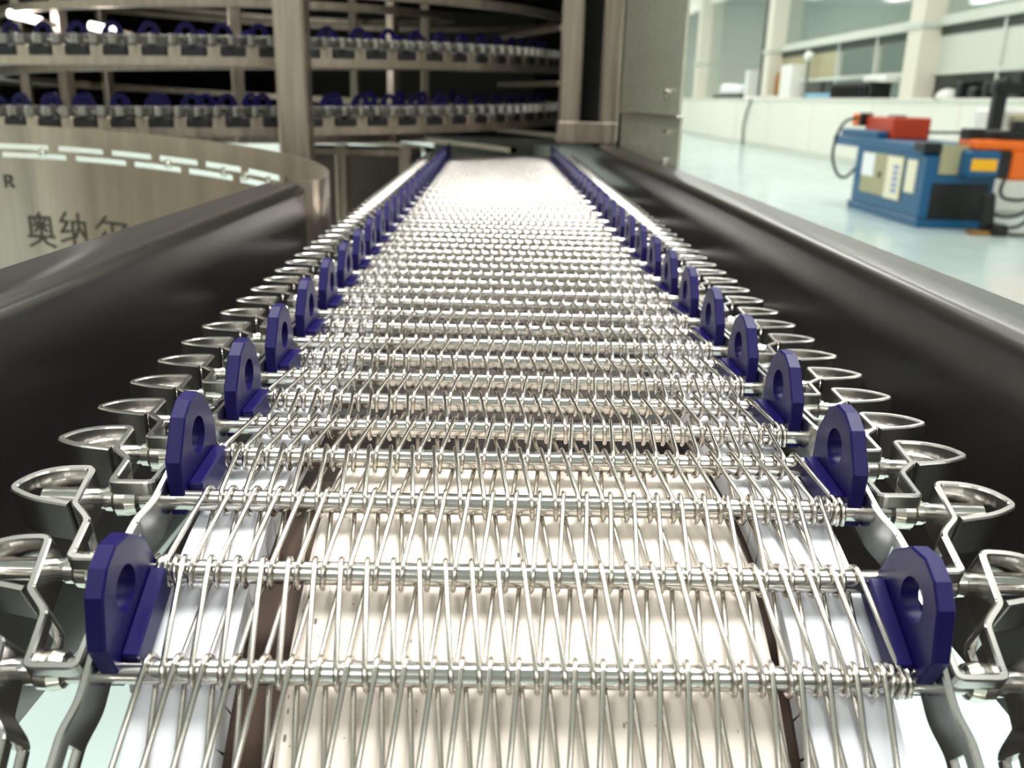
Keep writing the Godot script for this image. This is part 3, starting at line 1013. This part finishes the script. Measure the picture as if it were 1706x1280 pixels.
func tower_frame():
	# front post of the tower
	solo("tower_post", boxm(Vector3(-0.344, FLOOR_Y, -1.47), Vector3(-0.298, 0.72, -1.42), 0.004), M.tower_steel, "square stainless post standing before the left tiers of the tower", "post")
	var lg := thing("tower_trestle", "trestle of slim stainless legs and a thin crossbar under the tower", "frame")
	for a in [[-0.312, -0.290], [-0.192, -0.170]]:
		part("leg", boxm(Vector3(a[0], FLOOR_Y, -1.755), Vector3(a[1], 0.03, -1.725), 0.003), M.tower_steel, lg)
	part("crossbar", boxm(Vector3(-0.36, 0.012, -1.735), Vector3(-0.17, 0.022, -1.722)), M.tower_steel, lg)
	var mo := thing("drive_cabinet", "brown drive cabinet standing behind the slim tower legs", "cabinet", Vector3(-0.30, FLOOR_Y, -1.95))
	part("housing", boxm(Vector3(-0.15, 0.0, -0.1), Vector3(0.125, 0.912, 0.05), 0.006), M.brown_paint, mo)
	var st := begin()
	lathe(st, [Vector2(0, 0.024), Vector2(0.03, 0.024), Vector2(0.036, 0.018), Vector2(0.036, 0.0)], Vector3(0.06, 0.80, 0.05), Vector3(0, 0, 1), 16)
	part("end_cap", st.commit(), M.brass, mo)
	# frame at the right of the entry: two posts and a foot plate
	var f := thing("post_frame", "tall stainless post frame with a dark gap beside the belt entry", "frame", Vector3(0, 0.045, -1.79))
	part("post", boxm(Vector3(0.110, 0.0, -0.03), Vector3(0.152, 0.70, 0.0), 0.004), M.tower_steel, f)
	part("post", boxm(Vector3(0.189, 0.0, -0.03), Vector3(0.226, 0.70, 0.0), 0.004), M.tower_steel, f)
	part("foot_plate", boxm(Vector3(0.108, -0.004, -0.028), Vector3(0.224, 0.036, 0.003), 0.002), M.tower_steel, f)
	part("bracket_arm", boxm(Vector3(-0.006, -0.005, -0.34), Vector3(0.006, 0.005, 0.0), 0.001), M.tower_steel, f, Transform3D(Basis(Vector3.UP, 0.35), Vector3(0.112, 0.105, -0.01)))
	part("bracket_arm", boxm(Vector3(-0.006, -0.005, -0.34), Vector3(0.006, 0.005, 0.0), 0.001), M.tower_steel, f, Transform3D(Basis(Vector3.UP, 0.35), Vector3(0.112, 0.008, -0.01)))
	part("bracket_arm", boxm(Vector3(-0.006, -0.005, -0.34), Vector3(0.006, 0.005, 0.0), 0.001), M.tower_steel, f, Transform3D(Basis(Vector3.UP, 0.35), Vector3(0.112, 0.205, -0.01)))
	# cover panel on the right rail
	var p := thing("cover_panel", "greenish grey steel cover panel with bolts on the right rail", "panel", Vector3(0.226, 0.045, -1.2))
	part("upper_sheet", boxm(Vector3(0.0, 0.060, -0.57), Vector3(0.004, 0.66, 0.0), 0.001), M.panel_steel, p)
	part("lower_sheet", boxm(Vector3(0.003, -0.01, -0.57), Vector3(0.007, 0.058, 0.0), 0.001), M.panel_steel, p)
	part("fold", boxm(Vector3(-0.002, 0.056, -0.57), Vector3(0.008, 0.060, 0.0), 0.001), M.bolt_steel, p)
	var bs := begin()
	lathe(bs, [Vector2(0.0, 0.007), Vector2(0.004, 0.007), Vector2(0.0055, 0.004), Vector2(0.0055, 0.0)], Vector3.ZERO, Vector3.LEFT, 10)
	var bolt := bs.commit()
	for y in [0.088, 0.034, -0.004]:
		part("bolt", bolt, M.bolt_steel, p, xf(Vector3(0.0 if y > 0.06 else 0.003, y, -0.085)))
	# deep steel tunnel added to keep the tower dark, open towards the conveyor
	var e := thing("added_tower_enclosure", "deep steel tunnel of walls and roof added to shade the spiral tower", "enclosure")
	part("back_wall", boxm(Vector3(-1.9, 0.0, -8.04), Vector3(0.34, 0.80, -8.0)), M.enclosure_steel, e)
	part("floor_plate", boxm(Vector3(-1.9, -0.02, -8.0), Vector3(0.30, 0.0, -2.95)), M.enclosure_steel, e)
	part("right_wall", boxm(Vector3(0.30, FLOOR_Y, -8.04), Vector3(0.34, 0.80, -1.85)), M.enclosure_steel, e)
	part("left_wall", boxm(Vector3(-1.94, -0.02, -8.04), Vector3(-1.9, 0.80, -1.75)), M.enclosure_steel, e)
	part("roof", boxm(Vector3(-1.94, 0.80, -8.04), Vector3(0.34, 0.84, -1.60)), M.enclosure_steel, e)
	part("skirt", boxm(Vector3(-0.55, FLOOR_Y, -8.0), Vector3(0.30, -0.02, -7.96)), M.enclosure_steel, e)

# ---------------------------------------------------------------- tube bender
func tube_bender():
	var t := thing("tube_bender", "blue tube bending machine with red box and orange head on hall floor", "machine", Vector3(3.84, FLOOR_Y, -8.1))
	var f := FLOOR_Y
	var b := func(called: String, lo: Vector3, hi: Vector3, m: String, bev := 0.01, par: Node = t) -> MeshInstance3D:
		return part(called, boxm(lo - Vector3(3.84, f, -8.1), hi - Vector3(3.84, f, -8.1), bev), M[m], par)
	b.call("plinth", Vector3(3.83, f, -9.78), Vector3(4.49, f + 0.08, -8.09), "machine_blue")
	var body: MeshInstance3D = b.call("body", Vector3(3.84, f + 0.08, -9.72), Vector3(4.49, -0.26, -8.1), "machine_blue")
	b.call("deck", Vector3(3.84, -0.27, -10.46), Vector3(4.56, -0.165, -8.2), "machine_blue", 0.015)
	b.call("deck_rib", Vector3(3.86, -0.165, -10.3), Vector3(3.97, -0.09, -9.3), "machine_blue")
	b.call("red_box", Vector3(3.98, -0.165, -9.95), Vector3(4.37, 0.05, -9.25), "machine_red", 0.015)
	b.call("red_lid", Vector3(4.06, 0.045, -9.6), Vector3(4.18, 0.068, -9.4), "machine_black")
	b.call("switch_box", Vector3(3.93, -0.06, -10.2), Vector3(4.03, 0.07, -10.02), "machine_orange")
	b.call("switch_knob", Vector3(3.92, -0.05, -10.0), Vector3(4.05, 0.08, -9.93), "machine_black")
	# door with papers on the long side
	var door: MeshInstance3D = b.call("door", Vector3(3.825, -0.70, -9.49), Vector3(3.842, -0.30, -8.53), "beige_paint", 0.003)
	b.call("paper", Vector3(3.822, -0.535, -9.49), Vector3(3.827, -0.31, -9.19), "paper", 0.001, door)
	b.call("notice", Vector3(3.822, -0.705, -8.88), Vector3(3.827, -0.31, -8.54), "paper_cream", 0.001, door)
	for k in 5:
		b.call("print", Vector3(3.820, -0.42 - 0.055 * k, -8.72), Vector3(3.823, -0.385 - 0.055 * k, -8.60), "print_blue", 0.0, door)
	b.call("latch", Vector3(3.815, -0.53, -9.04), Vector3(3.827, -0.47, -9.01), "machine_black", 0.001, door)
	b.call("label_plate", Vector3(3.825, -0.61, -8.45), Vector3(3.842, -0.315, -8.26), "paper_cream", 0.002)
	# front side
	b.call("front_plate", Vector3(3.95, -0.42, -8.11), Vector3(4.20, -0.165, -8.07), "beige_paint", 0.004)
	b.call("valve_block", Vector3(3.79, -0.23, -8.30), Vector3(3.95, -0.15, -8.08), "machine_black")
	b.call("front_recess", Vector3(3.92, -0.86, -8.105), Vector3(4.44, -0.50, -8.094), "machine_black", 0.0)
	var arm: MeshInstance3D = b.call("swing_arm", Vector3(4.12, -0.43, -8.12), Vector3(4.40, -0.20, -7.9), "machine_blue", 0.02)
	b.call("name_plate", Vector3(4.14, -0.37, -7.905), Vector3(4.365, -0.27, -7.895), "yellow_plate", 0.001, arm)
	b.call("arm_side", Vector3(4.39, -0.43, -8.13), Vector3(4.50, -0.20, -7.92), "machine_black", 0.01)
	b.call("bending_head", Vector3(4.19, -0.20, -8.3), Vector3(5.25, -0.11, -7.95), "machine_orange", 0.02)
	b.call("bending_head", Vector3(4.51, -0.45, -8.3), Vector3(5.25, -0.19, -7.95), "machine_orange", 0.02)
	b.call("clamp_block", Vector3(4.20, -0.19, -8.32), Vector3(4.34, -0.02, -8.12), "machine_black", 0.01)
	b.call("clamp_block", Vector3(4.42, -0.11, -8.32), Vector3(5.2, -0.03, -8.0), "machine_black", 0.01)
	var st := begin()
	lathe(st, [Vector2(0, 0.0), Vector2(0, 0.10), Vector2(0.09, 0.10), Vector2(0.10, 0.08), Vector2(0.10, 0.0)], Vector3(0.80, 0.86, 0.0), Vector3.UP, 20)
	part("bending_die", st.commit(), M.machine_black, t)
	st = begin()
	tube(st, [Vector3(0.1, 0.83, -0.3), Vector3(0.35, 0.84, -0.12), Vector3(0.5, 0.84, -0.1)], 0.012, 8)
	part("tie_rod", st.commit(), M.machine_black, t)
	# hoses
	var hoses := [
		[[0.12, 0.93, -2.0], [-0.10, 0.86, -1.85], [-0.19, 0.60, -1.8], [-0.14, 0.38, -1.8], [-0.03, 0.30, -1.8], [0.06, 0.42, -1.72], [0.08, 0.50, -1.60]],
		[[0.70, 0.45, 0.05], [0.68, 0.34, 0.06], [0.76, 0.28, 0.06], [0.95, 0.30, 0.06], [1.02, 0.46, 0.05]],
		[[0.60, 0.16, 0.1], [0.75, 0.13, 0.12], [0.92, 0.2, 0.12], [1.05, 0.42, 0.1]],
		[[0.58, 0.06, 0.15], [0.75, 0.04, 0.18], [0.92, 0.12, 0.16], [1.1, 0.40, 0.1]],
	]
	for hp in hoses:
		var cv := Curve3D.new()
		for i in hp.size():
			var p := Vector3(hp[i][0], hp[i][1], hp[i][2])
			var a: Array = hp[maxi(0, i - 1)]
			var c: Array = hp[mini(hp.size() - 1, i + 1)]
			var tg := Vector3(c[0] - a[0], c[1] - a[1], c[2] - a[2]) * 0.2
			cv.add_point(p, -tg, tg)
		cv.bake_interval = 0.03
		st = begin()
		tube(st, Array(cv.get_baked_points()), 0.016, 8)
		part("hose", st.commit(), M.hose_rubber, t)
	var pd := thing("foot_pedal", "black foot pedal with brass base before the blue machine", "pedal", Vector3(4.29, f, -7.72))
	part("base", boxm(Vector3(-0.16, 0.0, -0.08), Vector3(0.02, 0.04, 0.06), 0.01), M.brass, pd)
	part("column", boxm(Vector3(-0.05, 0.03, -0.06), Vector3(0.06, 0.36, 0.02), 0.02), M.machine_black, pd, Transform3D(Basis(Vector3.FORWARD, -0.12), Vector3.ZERO))
	part("treadle", boxm(Vector3(0.0, 0.0, -0.09), Vector3(0.14, 0.10, 0.10), 0.02), M.machine_black, pd)
	st = begin()
	tube(st, [Vector3(0.10, 0.02, 0.03), Vector3(0.22, 0.018, 0.10), Vector3(0.34, 0.018, 0.08), Vector3(0.5, 0.018, -0.05)], 0.014, 8)
	part("cable", st.commit(), M.hose_rubber, pd)

# ---------------------------------------------------------------- things on and before the sill
func sill_things():
	var y := 0.30
	var X := WALL_X - 0.08
	var t := thing("storage_crate", "white open storage box holding a brown roll on the sill", "box", Vector3(X, y, -23.2))
	part("side_panel", boxm(Vector3(-0.1, 0.0, -2.0), Vector3(0.3, 0.72, -1.75), 0.01), M.white_paint, t)
	part("side_panel", boxm(Vector3(-0.1, 0.0, 1.1), Vector3(0.3, 0.74, 1.9), 0.01), M.white_paint, t)
	part("base_panel", boxm(Vector3(-0.1, 0.0, -1.75), Vector3(0.3, 0.05, 1.1)), M.white_paint, t)
	part("brown_roll", boxm(Vector3(0.0, 0.05, 0.3), Vector3(0.25, 0.62, 0.85), 0.08), M.cardboard, t)
	t = thing("packed_tray", "white wrapped goods on a dark flat tray on the sill", "tray", Vector3(X, y, -27.0))
	part("tray", boxm(Vector3(-0.15, 0.0, -1.6), Vector3(0.3, 0.10, 1.5), 0.01), M.dark_frame, t)
	part("wrapped_pack", boxm(Vector3(-0.05, 0.10, -1.2), Vector3(0.25, 0.42, 0.0), 0.06), M.paper, t)
	part("wrapped_pack", boxm(Vector3(-0.05, 0.10, 0.05), Vector3(0.25, 0.36, 1.2), 0.06), M.paper, t)
	t = thing("sill_stand", "thin pale stand with a white round knob on the sill", "stand", Vector3(X, y, -20.5))
	part("pole", boxm(Vector3(-0.03, 0.0, -0.03), Vector3(0.03, 0.80, 0.03), 0.01), M.grey_plastic, t)
	var st := begin()
	lathe(st, [Vector2(0.78, 0.0), Vector2(0.80, 0.08), Vector2(0.88, 0.12), Vector2(0.96, 0.08), Vector2(0.99, 0.0)], Vector3.ZERO, Vector3.UP, 12)
	part("knob", st.commit(), M.white_paint, t)
	solo("flat_box", boxm(Vector3(X - 0.1, y + 0.004, -20.2), Vector3(X + 0.25, y + 0.10, -18.7), 0.02), M.pale_blue, "flat pale blue box lying on the white sill", "box")
	t = thing("bottle_crate", "black slatted crate on the sill beside the big column", "crate", Vector3(X, y, -17.6))
	part("base", boxm(Vector3(-0.12, 0.0, -1.0), Vector3(0.25, 0.03, 1.0)), M.machine_black, t)
	for k in 9:
		part("slat", boxm(Vector3(-0.12, 0.0, -1.0 + 0.24 * k), Vector3(0.25, 0.26, -0.93 + 0.24 * k)), M.machine_black, t)
	part("top_band", boxm(Vector3(-0.13, 0.22, -1.0), Vector3(0.26, 0.28, 1.0)), M.machine_black, t)
	for k in 3:
		part("white_bottle", boxm(Vector3(0.0, 0.03, 0.18 + 0.24 * k), Vector3(0.12, 0.24, 0.30 + 0.24 * k), 0.03), M.white_paint, t)
	solo("white_carton", boxm(Vector3(X - 0.05, y + 0.28, -17.2), Vector3(X + 0.25, y + 0.40, -16.2), 0.02), M.white_paint, "white carton lying on top of the black slatted crate", "carton")
	solo("white_helmet", dome(0.18), M.white_paint, "small white rounded helmet on the sill right of the column", "helmet", xf(Vector3(X - 0.02, y, -13.9)))
	var spots := [[-13.5, 0.16, 0.24], [-13.1, 0.22, 0.16], [-12.75, 0.15, 0.22], [-12.4, 0.3, 0.26], [-12.0, 0.25, 0.34]]
	var names := ["nearest the white helmet", "second from the white helmet", "third from the white helmet", "wide and low behind the machine", "tallest behind the machine"]
	for k in spots.size():
		var s: Array = spots[k]
		solo("tool_case", boxm(Vector3(X - 0.1, y, s[0] - s[1] / 2), Vector3(X + 0.2, y + s[2], s[0] + s[1] / 2), 0.03), M.machine_black, "dark tool case on the sill, " + names[k], "case", Transform3D.IDENTITY, "dark cases on the right part of the sill")
	# cable down the low wall
	st = begin()
	var cv := [Vector3(WALL_X - 0.29, 0.27, -24.0), Vector3(WALL_X - 0.30, 0.0, -24.3), Vector3(WALL_X - 0.30, -0.4, -24.5), Vector3(WALL_X - 0.30, -0.87, -24.4)]
	tube(st, cv, 0.03, 8)
	solo("wall_cable", st.commit(), M.grey_plastic, "grey cable hanging down the low white wall", "cable")
	# white equipment behind the bender
	t = thing("white_cabinet", "white cabinet with a grey box standing behind the orange head", "cabinet", Vector3(5.3, FLOOR_Y, -9.6))
	part("body", boxm(Vector3(-0.18, 0.0, -0.3), Vector3(0.5, 1.06, 0.1), 0.03), M.white_paint, t)
	part("grey_box", boxm(Vector3(-0.02, 0.86, 0.1), Vector3(0.4, 1.0, 0.2), 0.02), M.beige_paint, t)
	t = thing("black_pillar", "black machine pillar rising behind the blue machine's front", "pillar", Vector3(5.09, FLOOR_Y, -9.4))
	part("column", boxm(Vector3(-0.06, 0.0, -0.05), Vector3(0.06, 1.22, 0.05), 0.01), M.machine_black, t)
	part("head", boxm(Vector3(-0.09, 1.2, -0.07), Vector3(0.2, 1.32, 0.07), 0.02), M.machine_black, t)

func dome(r: float) -> ArrayMesh:
	var st := begin()
	var prof := []
	for k in 7:
		var a := PI / 2 * k / 6.0
		prof.append(Vector2(r * 0.8 * sin(a), r * cos(a)))
	prof.push_front(Vector2(0, r * 1.15))
	prof.push_front(Vector2(0, 0))
	lathe(st, prof, Vector3.ZERO, Vector3.UP, 16)
	return st.commit()
